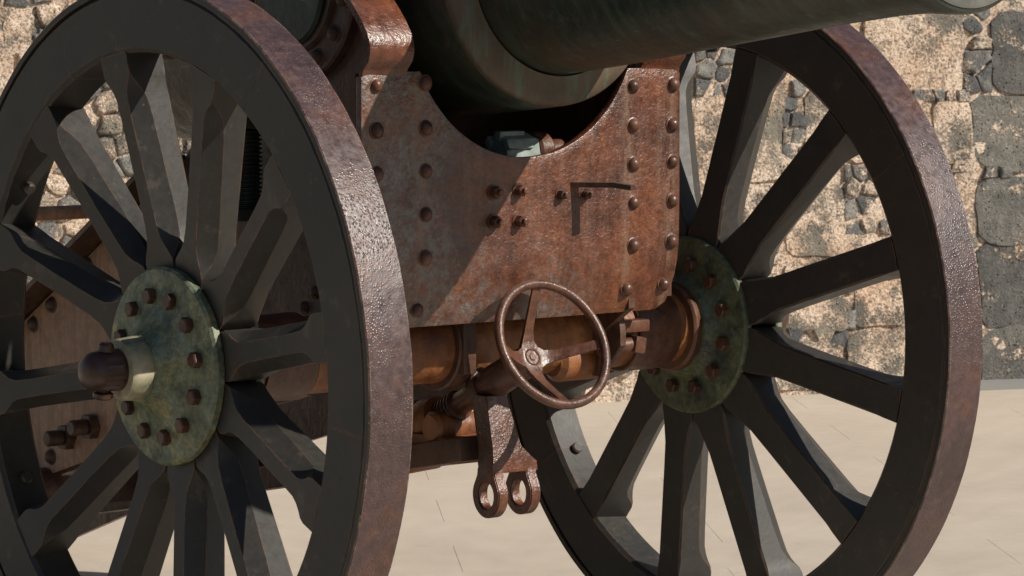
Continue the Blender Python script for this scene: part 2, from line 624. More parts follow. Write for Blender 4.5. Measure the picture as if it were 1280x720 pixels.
bm.faces.new([grid[j][ns] for j in range(nzv + 1)] + [bk[2], bk[1]])
wall = obj('stone_wall', bm, 'mortar', angle=60)
wall['label'] = 'old rubble wall of dark basalt blocks smeared with cream mortar behind the gun'
wall['category'] = 'wall'


def stone(outline, prot, mat, seed, name='stone', edge=0.04):
    """outline in (s,z); a pillow of rough stone standing prot proud of the mortar"""
    cs = sum(q[0] for q in outline) / len(outline)
    cz = sum(q[1] for q in outline) / len(outline)
    bm = bmesh.new()
    n = len(outline)
    rings = []
    for k, (sc, dd) in enumerate(((1.0, -0.05), (1.0, prot * 0.5), (1 - edge, prot * 0.95), (0.66, prot), (0.3, prot))):
        r = []
        for q in outline:
            s, z = cs + (q[0] - cs) * sc, cz + (q[1] - cz) * sc
            d = dd + (0.35 * prot + 0.004) * (nz((s, z), 16, seed) + 0.6 * nz((s, z), 40, seed)) if k >= 1 else dd
            r.append(bm.verts.new(wpt(s, z, d)))
        rings.append(r)
    for A, B in zip(rings[:-1], rings[1:]):
        for k in range(n):
            bm.faces.new((A[k], A[(k + 1) % n], B[(k + 1) % n], B[k]))
    top = bm.verts.new(wpt(cs, cz, prot * (1 + 0.3 * nz((cs, cz), 16, seed))))
    for k in range(n):
        bm.faces.new((rings[-1][k], rings[-1][(k + 1) % n], top))
    bm.faces.new(rings[0][::-1])
    me = finish(bm, name, mat, True, 42)
    return link(name, me, wall)


def rect_outline(x0, y0, x1, y1, seed, n=16, jit=0.012):
    a, b = wall_at(x0, y1)
    c, d = wall_at(x1, y0)
    d2 = wall_at(x0, y0)[1]
    cs, cz = (a + c) / 2, (b + (d + d2) / 2) / 2
    hw, hh = (c - a) / 2, ((d + d2) / 2 - b) / 2
    out = []
    for k in range(n):
        t = 2 * PI * (k + 0.5) / n
        ct, st = math.cos(t), math.sin(t)
        e = 9.0
        r = (abs(ct) ** e + abs(st) ** e) ** (-1 / e)
        s, z = cs + hw * r * ct, cz + hh * r * st
        j = jit * nz((s, z), 6, seed)
        out.append((s + ct * j + 0.4 * jit * nz((s, z), 40, seed), z + st * j))
    return out


def clip(poly, a, b, c):
    """keep the part of poly where a*x + b*y <= c"""
    out = []
    for p, q in zip(poly, poly[1:] + poly[:1]):
        dp, dq = a * p[0] + b * p[1] - c, a * q[0] + b * q[1] - c
        if dp <= 0:
            out.append(p)
        if dp * dq < 0:
            t = dp / (dp - dq)
            out.append((p[0] + (q[0] - p[0]) * t, p[1] + (q[1] - p[1]) * t))
    return out


BLOCKS = [  # big blocks, read off the photo: x0 y0 x1 y1 kind
    (1240, 20, 1325, 114, 'g'), (1086, -8, 1202, 112, 'c'), (1214, 120, 1320, 208, 'g'), (1166, 128, 1210, 205, 'c'),
    (1222, 224, 1318, 302, 'g'), (1192, 214, 1219, 300, 'c'), (1226, 308, 1330, 406, 'g'), (1222, 412, 1326, 492, 'g'),
    (1060, 126, 1158, 200, 'c'), (1112, 208, 1186, 300, 'c'), (1140, 308, 1218, 400, 'c'), (1136, 408, 1218, 490, 'c'),
    (866, 124, 924, 236, 'c'), (930, 96, 976, 222, 'c'), (1010, 116, 1054, 202, 'c'), (984, 234, 1052, 322, 'c'),
    (1056, 296, 1134, 346, 'c'), (924, 236, 976, 328, 'c'), (984, 376, 1057, 412, 'c'), (1068, 352, 1134, 407, 'c'),
    (1060, 416, 1132, 482, 'c'), (984, 330, 1050, 370, 'c'), (952, 430, 1050, 488, 'c'), (866, 244, 918, 330, 'c'),
    (860, 338, 976, 404, 'c'), (850, 412, 944, 486, 'c'), (1334, 30, 1430, 120, 'c'), (1340, 130, 1440, 230, 'g'),
    (1340, 240, 1430, 330, 'c'), (1340, 340, 1440, 420, 'g'), (1340, 430, 1430, 490, 'c'),
    (-20, 56, 13, 132, 'c'), (10, 22, 52, 52, 'c'), (740, -20, 850, 60, 'g'), (740, 70, 850, 150, 'c'), (640, -40, 730, 50, 'c'),
    (610, 60, 730, 160, 'g'), (740, 160, 850, 250, 'c'), (620, 170, 730, 260, 'c'), (640, 270, 740, 360, 'c'), (750, 260, 850, 350, 'g'),
    (620, 370, 730, 450, 'c'), (740, 360, 840, 450, 'c'), (520, -30, 600, 60, 'c'), (500, 70, 600, 160, 'c'), (500, 170, 610, 260, 'g'),
    (510, 270, 630, 350, 'c'), (500, 360, 610, 450, 'c'), (380, 0, 490, 90, 'c'), (390, 100, 490, 200, 'g'), (370, 210, 490, 300, 'c'),
    (380, 310, 490, 400, 'c'), (370, 410, 490, 500, 'c'), (260, 320, 360, 420, 'c'), (250, 430, 360, 510, 'g'), (130, 330, 250, 430, 'c'),
    (120, 440, 240, 515, 'c'), (0, 330, 120, 430, 'g'), (10, 440, 110, 520, 'c'), (250, 210, 360, 310, 'c'), (270, 100, 370, 200, 'c'), (260, -10, 370, 90, 'g')]
taken = []
for k, (x0, y0, x1, y1, kd) in enumerate(BLOCKS):
    pr = random.uniform(0.008, 0.016) if kd == 'g' else random.uniform(0.006, 0.014)
    stone(rect_outline(x0 - 3, y0 - 3, x1 + 3, y1 + 3, 11 + k * 3.1, 24, 0.034 if kd == 'g' else 0.022), pr, 'basalt' if kd == 'g' else 'plastered', 5 + k * 1.3, edge=0.012)
    taken.append((x0, y0, x1, y1))
rnd = random.Random(21)
NST = 0


def inside(u, v, m=0):
    return any(x0 - m < u < x1 + m and y0 - m < v < y1 + m for x0, y0, x1, y1 in taken)


def rubble(x0, y0, x1, y1, size, pgrey, keep=0.93, squash=1.0):
    """small stones fitted into each other: cells of a jittered grid, cracked apart; photo-plane bounds"""
    global NST
    nx, ny = max(1, round((x1 - x0) / size)), max(1, round((y1 - y0) / (size * squash)))
    dx, dy = (x1 - x0) / nx, (y1 - y0) / ny
    pts = [(x0 + (i + 0.5 + (0.5 if j % 2 else 0) * (nx > 1) - 0.25 * (nx > 1) + rnd.uniform(-.36, .36)) * dx, y0 + (j + 0.5 + rnd.uniform(-.36, .36)) * dy) for j in range(ny) for i in range(nx)]
    for k, p in enumerate(pts):
        if inside(*p, 2) or rnd.random() > keep:
            continue
        poly = [(x0, y0), (x1, y0), (x1, y1), (x0, y1)]
        for m, q in enumerate(pts):
            if m != k and abs(q[0] - p[0]) + abs(q[1] - p[1]) < 5 * size:
                a, b = q[0] - p[0], q[1] - p[1]
                poly = clip(poly, a, b, (q[0] ** 2 + q[1] ** 2 - p[0] ** 2 - p[1] ** 2) / 2)
                if len(poly) < 3:
                    break
        if len(poly) < 3:
            continue
        cx, cy = sum(q[0] for q in poly) / len(poly), sum(q[1] for q in poly) / len(poly)
        out = []
        for q, r in zip(poly, poly[1:] + poly[:1]):
            L = math.hypot(r[0] - q[0], r[1] - q[1])
            n = 2 if L > size * 0.35 else 1
            for e in range(n):
                t = e / n
                X, Y = q[0] + (r[0] - q[0]) * t, q[1] + (r[1] - q[1]) * t
                sh = rnd.uniform(0.76, 1.02)
                out.append(wall_at(cx + (X - cx) * sh, cy + (Y - cy) * sh))
        if min(z for _, z in out) < 0.004:
            continue
        NST += 1
        g = rnd.random() < pgrey
        stone(out[::-1], rnd.uniform(0.006, 0.020), 'chink' if g else 'plastered', NST * 0.9, edge=0.16)


rubble(976, 98, 1010, 160, 16, 0.9, squash=1.2)
rubble(976, 160, 1010, 232, 21, 0.85, squash=0.9)
rubble(1054, 204, 1112, 294, 20, 0.9)
rubble(1202, 6, 1240, 62, 22, 0.85, squash=0.75)
rubble(1202, 62, 1240, 118, 27, 0.85, squash=0.7)
rubble(1140, 111, 1214, 128, 16, 0.9)
rubble(866, 58, 930, 122, 22, 0.8)
rubble(984, 409, 1060, 434, 17, 0.95, 0.85)
rubble(1056, 352, 1069, 412, 13, 0.95, squash=1.5)
rubble(-70, -70, 250, 325, 30, 0.55, 0.9, 0.85)
rubble(600, 452, 848, 508, 26, 0.5, 0.9)
rubble(1204, 300, 1226, 410, 15, 0.85, 0.8)
rubble(1204, 207, 1300, 224, 15, 0.7, 0.6)
rubble(1186, 206, 1222, 310, 16, 0.6, 0.5)
rubble(860, 232, 985, 246, 14, 0.6, 0.5)
rubble(1056, 110, 1140, 128, 15, 0.7, 0.6)
rubble(1152, 198, 1216, 216, 14, 0.7, 0.6)
rubble(980, 320, 1060, 334, 13, 0.6, 0.5)
rubble(1216, 404, 1300, 414, 12, 0.7, 0.5)

# low concrete footing along the foot of the wall at the right
bm = bmesh.new()
a0_, a1_ = wall_at(1150, 480)[0], wall_at(1600, 480)[0]
cs = [wpt(s, z, d) for s, z, d in ((a0_, -0.02, 0.0), (a1_, -0.02, 0.0), (a1_, -0.02, 0.10), (a0_, -0.02, 0.10), (a0_, 0.030, 0.0), (a1_, 0.030, 0.0), (a1_, 0.022, 0.10), (a0_, 0.022, 0.10))]
vv = [bm.verts.new(c) for c in cs]
for q in ((0, 1, 2, 3), (4, 5, 6, 7), (0, 1, 5, 4), (1, 2, 6, 5), (2, 3, 7, 6), (3, 0, 4, 7)):
    bm.faces.new([vv[i] for i in q])
kerb = structure(obj('footing', bm, 'kerb'))

# ================================================================ THE GUN
gun = bpy.data.objects.new('cannon', None)
COL.objects.link(gun)
gun['label'] = 'old field gun with bronze barrel, rusty riveted carriage and two big dark spoked wheels'
gun['category'] = 'cannon'
L0 = (0, 0, AX)                                   # carriage frame: origin on the axle


def part(name, bm, mat, angle=35):
    return obj(name, bm, mat, gun, L0, (0, 0, 0), angle)


# ---- wheels --------------------------------------------------------------
RIM, RI, WID = 0.75, 0.613, 0.0985
TY = 0.014
HW = WID / 2
wheel_x = 0.7805 - HW
# meshes shared by both wheels; local +x points outboard
bm = bmesh.new()
ring(bm, [(-HW, RIM - TY), (HW, RIM - TY), (HW, RIM - 0.0025), (HW - 0.0025, RIM), (-HW + 0.0025, RIM), (-HW, RIM - 0.0025)], n=160)
for v in bm.verts:                                # slightly beaten iron
    a = math.atan2(v.co.y, v.co.z)
    v.co.x += 0.0012 * noise.noise(Vector((math.cos(a) * 6, math.sin(a) * 6, 3 if v.co.x > 0 else 8)))
    k = 1 + 0.0016 * noise.noise(Vector((math.cos(a) * 7, math.sin(a) * 7, v.co.x * 20)))
    v.co.y *= k
    v.co.z *= k
for f in bm.faces:                                # the tread is bare iron, its sides painted like the rim
    c = f.calc_center_median()
    f.material_index = 0 if math.hypot(c.y, c.z) > RIM - 0.004 and abs(c.x) < HW - 0.0035 or math.hypot(c.y, c.z) > RIM - 0.0018 else 1
tyre_me = finish(bm, 'tyre', 'tyre')
tyre_me.materials.append(M['wheel'])

bm = bmesh.new()                                  # one felloe: a sixth of the rim
na = 22
half = PI / 6 - 0.0005
prof = [(-HW + 0.007, RIM - TY - 0.0012), (-HW + 0.0015, RIM - TY - 0.008), (-HW + 0.0012, RI + 0.009), (-HW + 0.009, RI), (HW - 0.009, RI), (HW - 0.0012, RI + 0.009),
        (HW - 0.0015, RIM - TY - 0.008), (HW - 0.007, RIM - TY - 0.0012)]
cr = []
for k in range(na + 1):
    a = -half + 2 * half * k / na
    cr.append([bm.verts.new((x, -r * math.sin(a), r * math.cos(a))) for x, r in prof])
for A, B in zip(cr[:-1], cr[1:]):
    for k in range(len(prof)):
        q = (k + 1) % len(prof)
        bm.faces.new((A[k], A[q], B[q], B[k]))
bm.faces.new(cr[0])
bm.faces.new(cr[-1][::-1])
felloe_me = finish(bm, 'felloe', 'wheel')

# spoke: rectangular at both ends, stopped chamfers along the waist, dished towards the hub
ST = [  # r, half width, chamfer in width, chamfer in depth
    (0.120, 0.0300, 0.0010, 0.001), (0.190, 0.0480, 0.0010, 0.001), (0.206, 0.0495, 0.0012, 0.001), (0.220, 0.0475, 0.006, 0.012), (0.236, 0.0450, 0.0140, 0.026),
    (0.254, 0.0430, 0.0195, 0.035), (0.285, 0.0415, 0.0215, 0.038), (0.34, 0.0405, 0.0215, 0.038), (0.42, 0.0400, 0.0215, 0.037), (0.49, 0.0395, 0.0210, 0.036),
    (0.525, 0.0395, 0.0200, 0.033), (0.543, 0.0402, 0.0150, 0.025), (0.556, 0.0420, 0.009, 0.014), (0.567, 0.0450, 0.003, 0.005), (0.580, 0.0465, 0.0010, 0.001), (0.616, 0.0465, 0.0010, 0.001)]
bm = bmesh.new()
rr = []
for r, hw, cw, cd in ST:
    t = min(1, max(0, (r - 0.19) / (0.60 - 0.19)))
    xo = -0.0145 + t * (0.0445 + 0.0145)
    xi = -0.096 + t * (0.096 - 0.0465)
    c2 = min(cw, 0.004)
    hb = hw if r < 0.21 else max(0.0365, 0.0490 - (r - 0.21) * 0.16)
    pr = [(xo, -hw + cw), (xo, hw - cw), (xo - cd, hw), (xi + c2, hb), (xi, hb - c2), (xi, -hb + c2), (xi + c2, -hb), (xo - cd, -hw)]
    rr.append([bm.verts.new((x, y, r)) for x, y in pr])
for A, B in zip(rr[:-1], rr[1:]):
    for k in range(8):
        bm.faces.new((A[k], A[(k + 1) % 8], B[(k + 1) % 8], B[k]))
bm.faces.new(rr[0][::-1])
bm.faces.new(rr[-1])
spoke_me = finish(bm, 'spoke', 'wheel', True, 24)

bm = bmesh.new()                                  # nave: the core the spokes stand on
lathe(bm, [(-0.10, 0), (-0.10, 0.125), (-0.004, 0.125), (-0.004, 0)], n=40)
nave_me = finish(bm, 'wheel', 'verd_dark')
bm = bmesh.new()                                  # outer flange, swelling to the collar
lathe(bm, [(-0.014, 0.0), (-0.014, 0.193), (-0.011, 0.1955), (0.002, 0.1955), (0.007, 0.190), (0.010, 0.150), (0.014, 0.115), (0.022, 0.094), (0.034, 0.080), (0.050, 0.070), (0.062, 0.065), (0.064, 0.0)], n=72)
flange_o_me = finish(bm, 'hub_flange', 'verdigris')
bm = bmesh.new()
lathe(bm, [(0.0600, 0.0), (0.0600, 0.062), (0.063, 0.0635), (0.100, 0.0605), (0.106, 0.057), (0.107, 0.0)], n=48)
collar_me = finish(bm, 'hub_collar', 'collar')
bm = bmesh.new()
lathe(bm, [(0.105, 0.0), (0.105, 0.041), (0.118, 0.041), (0.150, 0.040), (0.166, 0.037), (0.178, 0.030), (0.185, 0.018), (0.187, 0)], n=40)
nose_me = finish(bm, 'axle_end', 'nose')
bm = bmesh.new()                                  # linch pin through the axle end
lathe(bm, [(-0.056, 0), (-0.056, 0.015), (-0.052, 0.020), (-0.044, 0.020), (-0.040, 0.013), (0.036, 0.013), (0.040, 0.017), (0.052, 0.015), (0.057, 0.010), (0.057, 0)], axis=(0, 0, 1), c=(0.136, 0, 0), n=16)
pin_me = finish(bm, 'linch_pin', 'nose')
bm = bmesh.new()                                  # inner flange
lathe(bm, [(-0.086, 0.0), (-0.086, 0.193), (-0.090, 0.1955), (-0.102, 0.1955), (-0.107, 0.191), (-0.110, 0.155), (-0.114, 0.118), (-0.122, 0.108), (-0.140, 0.102), (-0.142, 0.098), (-0.142, 0.0)], n=72)
flange_i_me = finish(bm, 'inner_flange', 'verd_dark')
bm = bmesh.new()
ring(bm, [(-0.142, 0.078), (-0.141, 0.094), (-0.147, 0.098), (-0.158, 0.098), (-0.164, 0.093), (-0.166, 0.078)], n=56)
inner_ring_me = finish(bm, 'axle_washer', 'rust_small')
bm = bmesh.new()                                  # hexagonal bolt head, axis +x
lathe(bm, [(0, 0.0), (0, 0.0160), (0.015, 0.0160), (0.0175, 0.0135), (0.0178, 0)], n=6)
bolt_me = finish(bm, 'flange_bolt', 'bolt', True, 30)
bm = bmesh.new()                                  # bolt on the inside of a felloe, axis +z pointing to the hub
lathe(bm, [(-0.004, 0), (-0.004, 0.013), (0.010, 0.013), (0.013, 0.010), (0.013, 0)], axis=(0, 0, -1), n=18)
rim_bolt_me = finish(bm, 'felloe_bolt', 'wheel')


def make_wheel(side, phase):
    wl = link('wheel', nave_me, gun, (side * wheel_x, 0, AX), (0, 0, 0 if side > 0 else PI))
    # outboard is +x on the far wheel; the near wheel is turned half round about z
    sg = 1 if side > 0 else -1

    def rx(a):                                    # angle from the top towards the front (-y of the gun)
        return a * sg
    link('tyre', tyre_me, wl)
    for k in range(6):
        link('felloe', felloe_me, wl, rot=(rx(math.radians(phase + 15 + 60 * k)), 0, 0))
    for k in range(12):
        a = rx(math.radians(phase + 30 * k))
        link('spoke', spoke_me, wl, rot=(a, 0, 0))
        r = 0.139
        y, z = -math.sin(a) * r, math.cos(a) * r
        link('flange_bolt', bolt_me, wl, (0.0095, y, z), (a + random.uniform(0, 1), 0, 0))
        o = link('flange_bolt', bolt_me, wl, (-0.111, y, z), (a + random.uniform(0, 1), 0, 0))
        o.rotation_euler = (random.uniform(0, 1), 0, PI)
        if k % 2 == 0:
            b = rx(math.radians(phase + 30 * k + (12.5 if side < 0 else -15.5)))
            link('felloe_bolt', rim_bolt_me, wl, (0.0, -math.sin(b) * RI, math.cos(b) * RI), (b, 0, 0))
    link('hub_flange', flange_o_me, wl)
    link('hub_collar', collar_me, wl)
    link('axle_end', nose_me, wl)
    link('linch_pin', pin_me, wl, rot=(rx(math.radians(8)), 0, 0))
    link('inner_flange', flange_i_me, wl)
    link('axle_washer', inner_ring_me, wl)
    return wl


near = make_wheel(-1, -10)
near['label'] = 'near wheel with green hub plate facing out'
far = make_wheel(1, 12)
far['label'] = 'far wheel seen from its inner side'

# ---- axle ------------------------------------------------------------------
bm = bmesh.new()
cyl(bm, (-0.59, 0, 0), (0.59, 0, 0), 0.079, n=56)
axle = part('axle', bm, 'rust_orange')
bm = bmesh.new()                                  # strap round the axle by the elevating gear
ring(bm, [(-0.075, 0.0795), (-0.075, 0.092), (-0.071, 0.095), (-0.034, 0.095), (-0.030, 0.092), (-0.030, 0.0795)], n=48)
obj('axle_strap', bm, 'rust_dark', axle)  # dark colour carries the handwheel's shadow on the strap
bm = bmesh.new()                                  # sleeve at the far end
ring(bm, [(0.42, 0.0792), (0.42, 0.086), (0.424, 0.089), (0.535, 0.089), (0.54, 0.086), (0.54, 0.0792)], n=48)
obj('axle_sleeve', bm, 'rust_small', axle)
bm = bmesh.new()
ring(bm, [(-0.54, 0.0792), (-0.54, 0.086), (-0.424, 0.089), (-0.42, 0.086), (-0.42, 0.0792)], n=48)
obj('axle_sleeve', bm, 'rust_small', axle)
bm = bmesh.new()                                  # clip bar on the axle
box(bm, (0.380, -0.092, 0.020), (0.090, 0.040, 0.026), None, 0.004)
obj('clip_bar', bm, 'rust_small', axle)
bm = bmesh.new()
box(bm, (0.392, -0.102, -0.020), (0.030, 0.040, 0.036), Matrix.Rotation(0.2, 3, 'Y'), 0.005)
cyl(bm, (0.29, -0.098, -0.022), (0.385, -0.100, -0.020), 0.016, n=18)
obj('clip_bolt', bm, 'rust_small', axle)
bm = bmesh.new()                                  # half-round lug below the clip
cyl(bm, (0.22, -0.030, -0.052), (0.345, -0.030, -0.052), 0.044, n=32, bev=0.012)
obj('axle_lug', bm, 'rust_orange', axle)

# ---- front plate with the saddle cut-out --------------------------------------
PY = -0.22
SCZ, SCR = 0.687, 0.291
ZT, ZB, HWP = 0.573, 0.062, 0.413


def bend(z):
    return PY + (1.75 * (0.2 - z) ** 2 if z < 0.2 else 0.0)


us = []
xe = math.sqrt(SCR ** 2 - (SCZ - ZT) ** 2)
N1, N2 = 8, 44
us = [-HWP + (HWP - xe) * i / N1 for i in range(N1)] + [-xe + 2 * xe * i / N2 for i in range(N2 + 1)] + [xe + (HWP - xe) * (i + 1) / N1 for i in range(N1)]
bm = bmesh.new()
NR = 16
fr, bkk = [], []
for x in us:
    zt = ZT if abs(x) >= xe - 1e-6 else SCZ - math.sqrt(SCR ** 2 - x * x)
    cf, cb = [], []
    ex = abs(x) / HWP
    zb = ZB + (0.016 * max(0, (ex - 0.93) / 0.07) ** 2)
    ztt = zt - (0.010 * max(0, (ex - 0.95) / 0.05) ** 2)
    for k in range(NR + 1):
        z = zb + (ztt - zb) * (k / NR)
        xx = x * (1 - 0.045 * max(0, (0.24 - z) / 0.18) ** 2)
        y = bend(z) + 0.0015 * nz((x, z), 5, 2)
        cf.append(bm.verts.new((xx, y, z)))
        cb.append(bm.verts.new((xx, y + 0.020, z)))
    fr.append(cf)
    bkk.append(cb)
for i in range(len(us) - 1):
    for k in range(NR):
        bm.faces.new((fr[i][k], fr[i + 1][k], fr[i + 1][k + 1], fr[i][k + 1]))
        bm.faces.new((bkk[i][k], bkk[i][k + 1], bkk[i + 1][k + 1], bkk[i + 1][k]))
    for k in (0, NR):
        bm.faces.new((fr[i][k], bkk[i][k], bkk[i + 1][k], fr[i + 1][k]))
for i in (0, len(us) - 1):
    for k in range(NR):
        bm.faces.new((fr[i][k], fr[i][k + 1], bkk[i][k + 1], bkk[i][k]))
bmesh.ops.recalc_face_normals(bm, faces=bm.faces[:])
rim_e = [e for e in bm.edges if len(e.link_faces) == 2 and e.calc_face_angle(0) > 1.2]
bmesh.ops.bevel(bm, geom=rim_e, offset=0.0025, segments=2, affect='EDGES', profile=0.5)
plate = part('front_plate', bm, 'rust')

bm = bmesh.new()                                  # domed rivet head, axis -y
lathe(bm, [(-0.002, 0.0), (-0.002, 0.0165), (0.001, 0.0165), (0.002, 0.0138), (0.0062, 0.0128), (0.0105, 0.0095), (0.0130, 0.005), (0.0138, 0)], axis=(0, -1, 0), n=24)
rivet_me = finish(bm, 'rivet', 'rust_small', True, 50)
RIV = [(-0.3775, 0.5465), (-0.3765, 0.458), (-0.3765, 0.373), (-0.376, 0.289), (-0.376, 0.203), (-0.374, 0.108),
       (-0.2582, 0.5494), (-0.2565, 0.460), (-0.2565, 0.375), (-0.2569, 0.2895), (-0.259, 0.203), (-0.266, 0.099),
       (0.282, 0.536), (0.283, 0.4545), (0.2835, 0.3735), (0.284, 0.293), (0.284, 0.204), (0.2775, 0.112),
       (0.4025 - 0.01, 0.5375), (0.391, 0.4535), (0.391, 0.376), (0.391, 0.294), (0.389, 0.208), (0.3785, 0.117)]
for x, z in RIV:
    o = link('rivet', rivet_me, plate, (x, bend(z), z), (random.uniform(-.05, .05), random.uniform(0, 3), random.uniform(-.05, .05)))
    s = random.uniform(0.93, 1.07)
    o.scale = (s, s, s)
bm = bmesh.new()                                  # hexagonal nut with its stud, axis -y
lathe(bm, [(-0.001, 0), (-0.001, 0.0165), (0.002, 0.0165), (0.002, 0.0)], axis=(0, -1, 0), n=20)
lathe(bm, [(0.002, 0), (0.002, 0.0125), (0.017, 0.0125), (0.0195, 0.0105), (0.0195, 0)], axis=(0, -1, 0), n=6)
lathe(bm, [(0.0193, 0.0068), (0.028, 0.0066), (0.029, 0.005), (0.029, 0)], axis=(0, -1, 0), n=12)
nut_me = finish(bm, 'nut', 'rust_small', True, 30)
for x, z, s in ((-0.086, 0.3277, 1), (-0.022, 0.329, 1), (-0.086, 0.268, 1), (-0.022, 0.2669, 1), (0.088, 0.317, 0.85), (0.154, 0.3164, 0.85)):
    o = link('nut', nut_me, plate, (x, PY, z), (0, random.uniform(0, 1), 0))
    o.scale = (s, s, s)
for x, z in ((0.0305, 0.3159), (0.2265, 0.3123)):
    bm = bmesh.new()
    lathe(bm, [(-0.003, 0), (-0.003, 0.0052), (0.0004, 0.0050), (-0.0015, 0.004), (-0.002, 0)], axis=(0, -1, 0), n=14)
    obj('hole_plug', bm, 'black', plate, (x, PY, z))  # plug whose black colour stands in for the hole's shaded depth
# flat tongue sticking out of the plate
bm = bmesh.new()
A = Vector((0.116, PY, 0.336))
d1 = Vector((0.047, -0.080, 0.001))
d2 = Vector((0.018, -0.035, -0.005))
wv = Vector((0.016, 0.005, 0))
hv = Vector((0, 0, 0.0052))
secs = []
for c in (A - d1 * 0.1, A + d1, A + d1 + d2):
    secs.append([bm.verts.new(c + q) for q in (-wv * 0.15 - hv, wv - hv, wv + hv, -wv * 0.15 + hv)])
for P, Q in zip(secs[:-1], secs[1:]):
    for k in range(4):
        bm.faces.new((P[k], P[(k + 1) % 4], Q[(k + 1) % 4], Q[k]))
bm.faces.new(secs[0])
bm.faces.new(secs[-1][::-1])
obj('tongue', bm, 'rust_dark', plate)

dark_rivet_me = rivet_me.copy()
dark_rivet_me.materials[0] = M['rust_dark']

# ---- cheeks (side plates running back into the trail) -----------------------------
CH = [(-0.198, 0.07), (-0.198, 0.57), (-0.175, 0.70), (-0.11, 0.82), (0.02, 0.90), (0.16, 0.92), (0.30, 0.86), (0.38, 0.72), (0.43, 0.52), (0.58, 0.37), (0.9423, 0.1585), (1.262, -0.028),
      (2.20, -0.575), (2.36, -0.69), (2.36, -0.745), (2.2, -0.748), (1.22, -0.402), (1.0, -0.337), (0.5, -0.195), (0.12, -0.10), (-0.02, -0.085), (-0.12, 0.02)]
ANG_RIV = []
for side in (-1, 1):
    bm = bmesh.new()
    prism(bm, CH, 'x', side * 0.300 - 0.008, side * 0.300 + 0.008)
    ck = part('side_plate', bm, 'rust_dark')
    if side > 0:
        ck['label'] = 'far side plate of the carriage and trail'
    else:
        ck['label'] = 'near brown side plate of the carriage and trail'
    bm = bmesh.new()
    TP = [(0.72, 0.283), (0.9423, 0.1535), (1.262, -0.033), (2.15, -0.550), (2.15, -0.715), (1.22, -0.397), (1.0, -0.332), (0.72, -0.25)]
    prism(bm, TP, 'x', *sorted((side * 0.3085, side * 0.316)), 0.0015)
    obj('trail_plate', bm, 'trail', ck)
    # angle iron along the top of the trail
    bm = bmesh.new()
    pts = [(0.58, 0.372), (0.9423, 0.1605), (1.262, -0.026), (2.20, -0.573)]
    top = [(y, z + 0.004) for y, z in pts]
    xo = side * 0.308
    for (ya, za), (yb, zb) in zip(top[:-1], top[1:]):
        dv = Vector((0, yb - ya, zb - za))
        nv = Vector((0, -dv.z, dv.y)).normalized()
        L = dv.length
        box(bm, Vector((side * 0.345, (ya + yb) / 2, (za + zb) / 2)), (0.085, L, 0.012), Matrix(((1, 0, 0), (0, dv.y / L, nv.y), (0, dv.z / L, nv.z))))
    obj('trail_flange', bm, 'rust_dark', ck)
    # strap: the front angle iron carried up over the cheek's shoulder
    bm = bmesh.new()
    prof = [(PY + 0.004, 0.545), (PY - 0.001, 0.573), (PY - 0.006, 0.580), (PY - 0.020, 0.594), (PY - 0.026, 0.612), (PY - 0.024, 0.632), (PY - 0.014, 0.652), (PY + 0.004, 0.676), (PY + 0.03, 0.703), (PY + 0.06, 0.73), (PY + 0.10, 0.765), (PY + 0.16, 0.83)]
    R0 = []
    for y, z in prof:
        R0.append([bm.verts.new((side * a, y + b, z + c)) for a, b, c in ((0.410, 0, 0), (0.303, 0, 0), (0.303, 0.014, -0.006), (0.410, 0.014, -0.006))])
    for P, Q in zip(R0[:-1], R0[1:]):
        for k in range(4):
            bm.faces.new((P[k], P[(k + 1) % 4], Q[(k + 1) % 4], Q[k]))
    bm.faces.new(R0[0])
    bm.faces.new(R0[-1][::-1])
    obj('shoulder_strap', bm, 'rust_clean', ck, angle=50)
    # vertical leg of the front angle iron
    bm = bmesh.new()
    box(bm, (side * 0.405, PY + 0.040, 0.33), (0.012, 0.034, 0.48))
    obj('front_angle', bm, 'rust_dark', ck)
    # trunnion ring with rivets
    tc = Vector((0, 0.12, 0.75))
    bm = bmesh.new()
    ring(bm, [(side * 0.306, 0.122), (side * 0.338, 0.122), (side * 0.342, 0.128), (side * 0.342, 0.14), (side * 0.330, 0.146), (side * 0.330, 0.198), (side * 0.326, 0.203), (side * 0.306, 0.205)], c=tc, n=64)
    tr = obj('trunnion_ring', bm, 'rust_dark', ck)
    for k in range(14):
        a = math.radians(12 + k * 360 / 14)
        o = link('ring_rivet', dark_rivet_me, ck, (side * 0.330, 0.12 + 0.170 * math.cos(a), 0.75 + 0.170 * math.sin(a)), (0, 0, -side * -PI / 2 if side > 0 else -PI / 2))
        o.scale = (1.15, 1.15, 1.15)
    # axle bracket with rivets
    bm = bmesh.new()
    half_disc = [(0.155 * math.cos(math.radians(a)), 0.155 * math.sin(math.radians(a))) for a in range(-5, 186, 10)] + [(-0.09, -0.085), (0.09, -0.085)]
    prism(bm, half_disc, 'x', *sorted((side * 0.306, side * 0.322)), 0.002)
    obj('axle_bracket', bm, 'rust_dark', ck)
    RS = [(0.136 * math.sin(math.radians(a)), 0.136 * math.cos(math.radians(a))) for a in range(-80, 100, 22)]
    for y, z in RS:
        link('bracket_rivet', dark_rivet_me, ck, (side * 0.320, y, z), (0, 0, PI / 2 if side > 0 else -PI / 2))
    for y, z in ((-0.115, 0.665), (-0.12, 0.60), (-0.14, 0.50), (-0.14, 0.40), (-0.14, 0.30), (1.2109, -0.0334), (1.1276, 0.018), (0.9672, 0.117), (0.80, 0.205), (0.66, 0.29), (1.1384, -0.3341), (1.35, -0.12), (1.5, -0.21), (1.35, -0.40)):
        o = link('side_rivet', dark_rivet_me, ck, (side * (0.316 if y > 0.72 else 0.308), y, z), (0, 0, PI / 2 if side > 0 else -PI / 2))
        o.scale = (1.2, 1.2, 1.2)
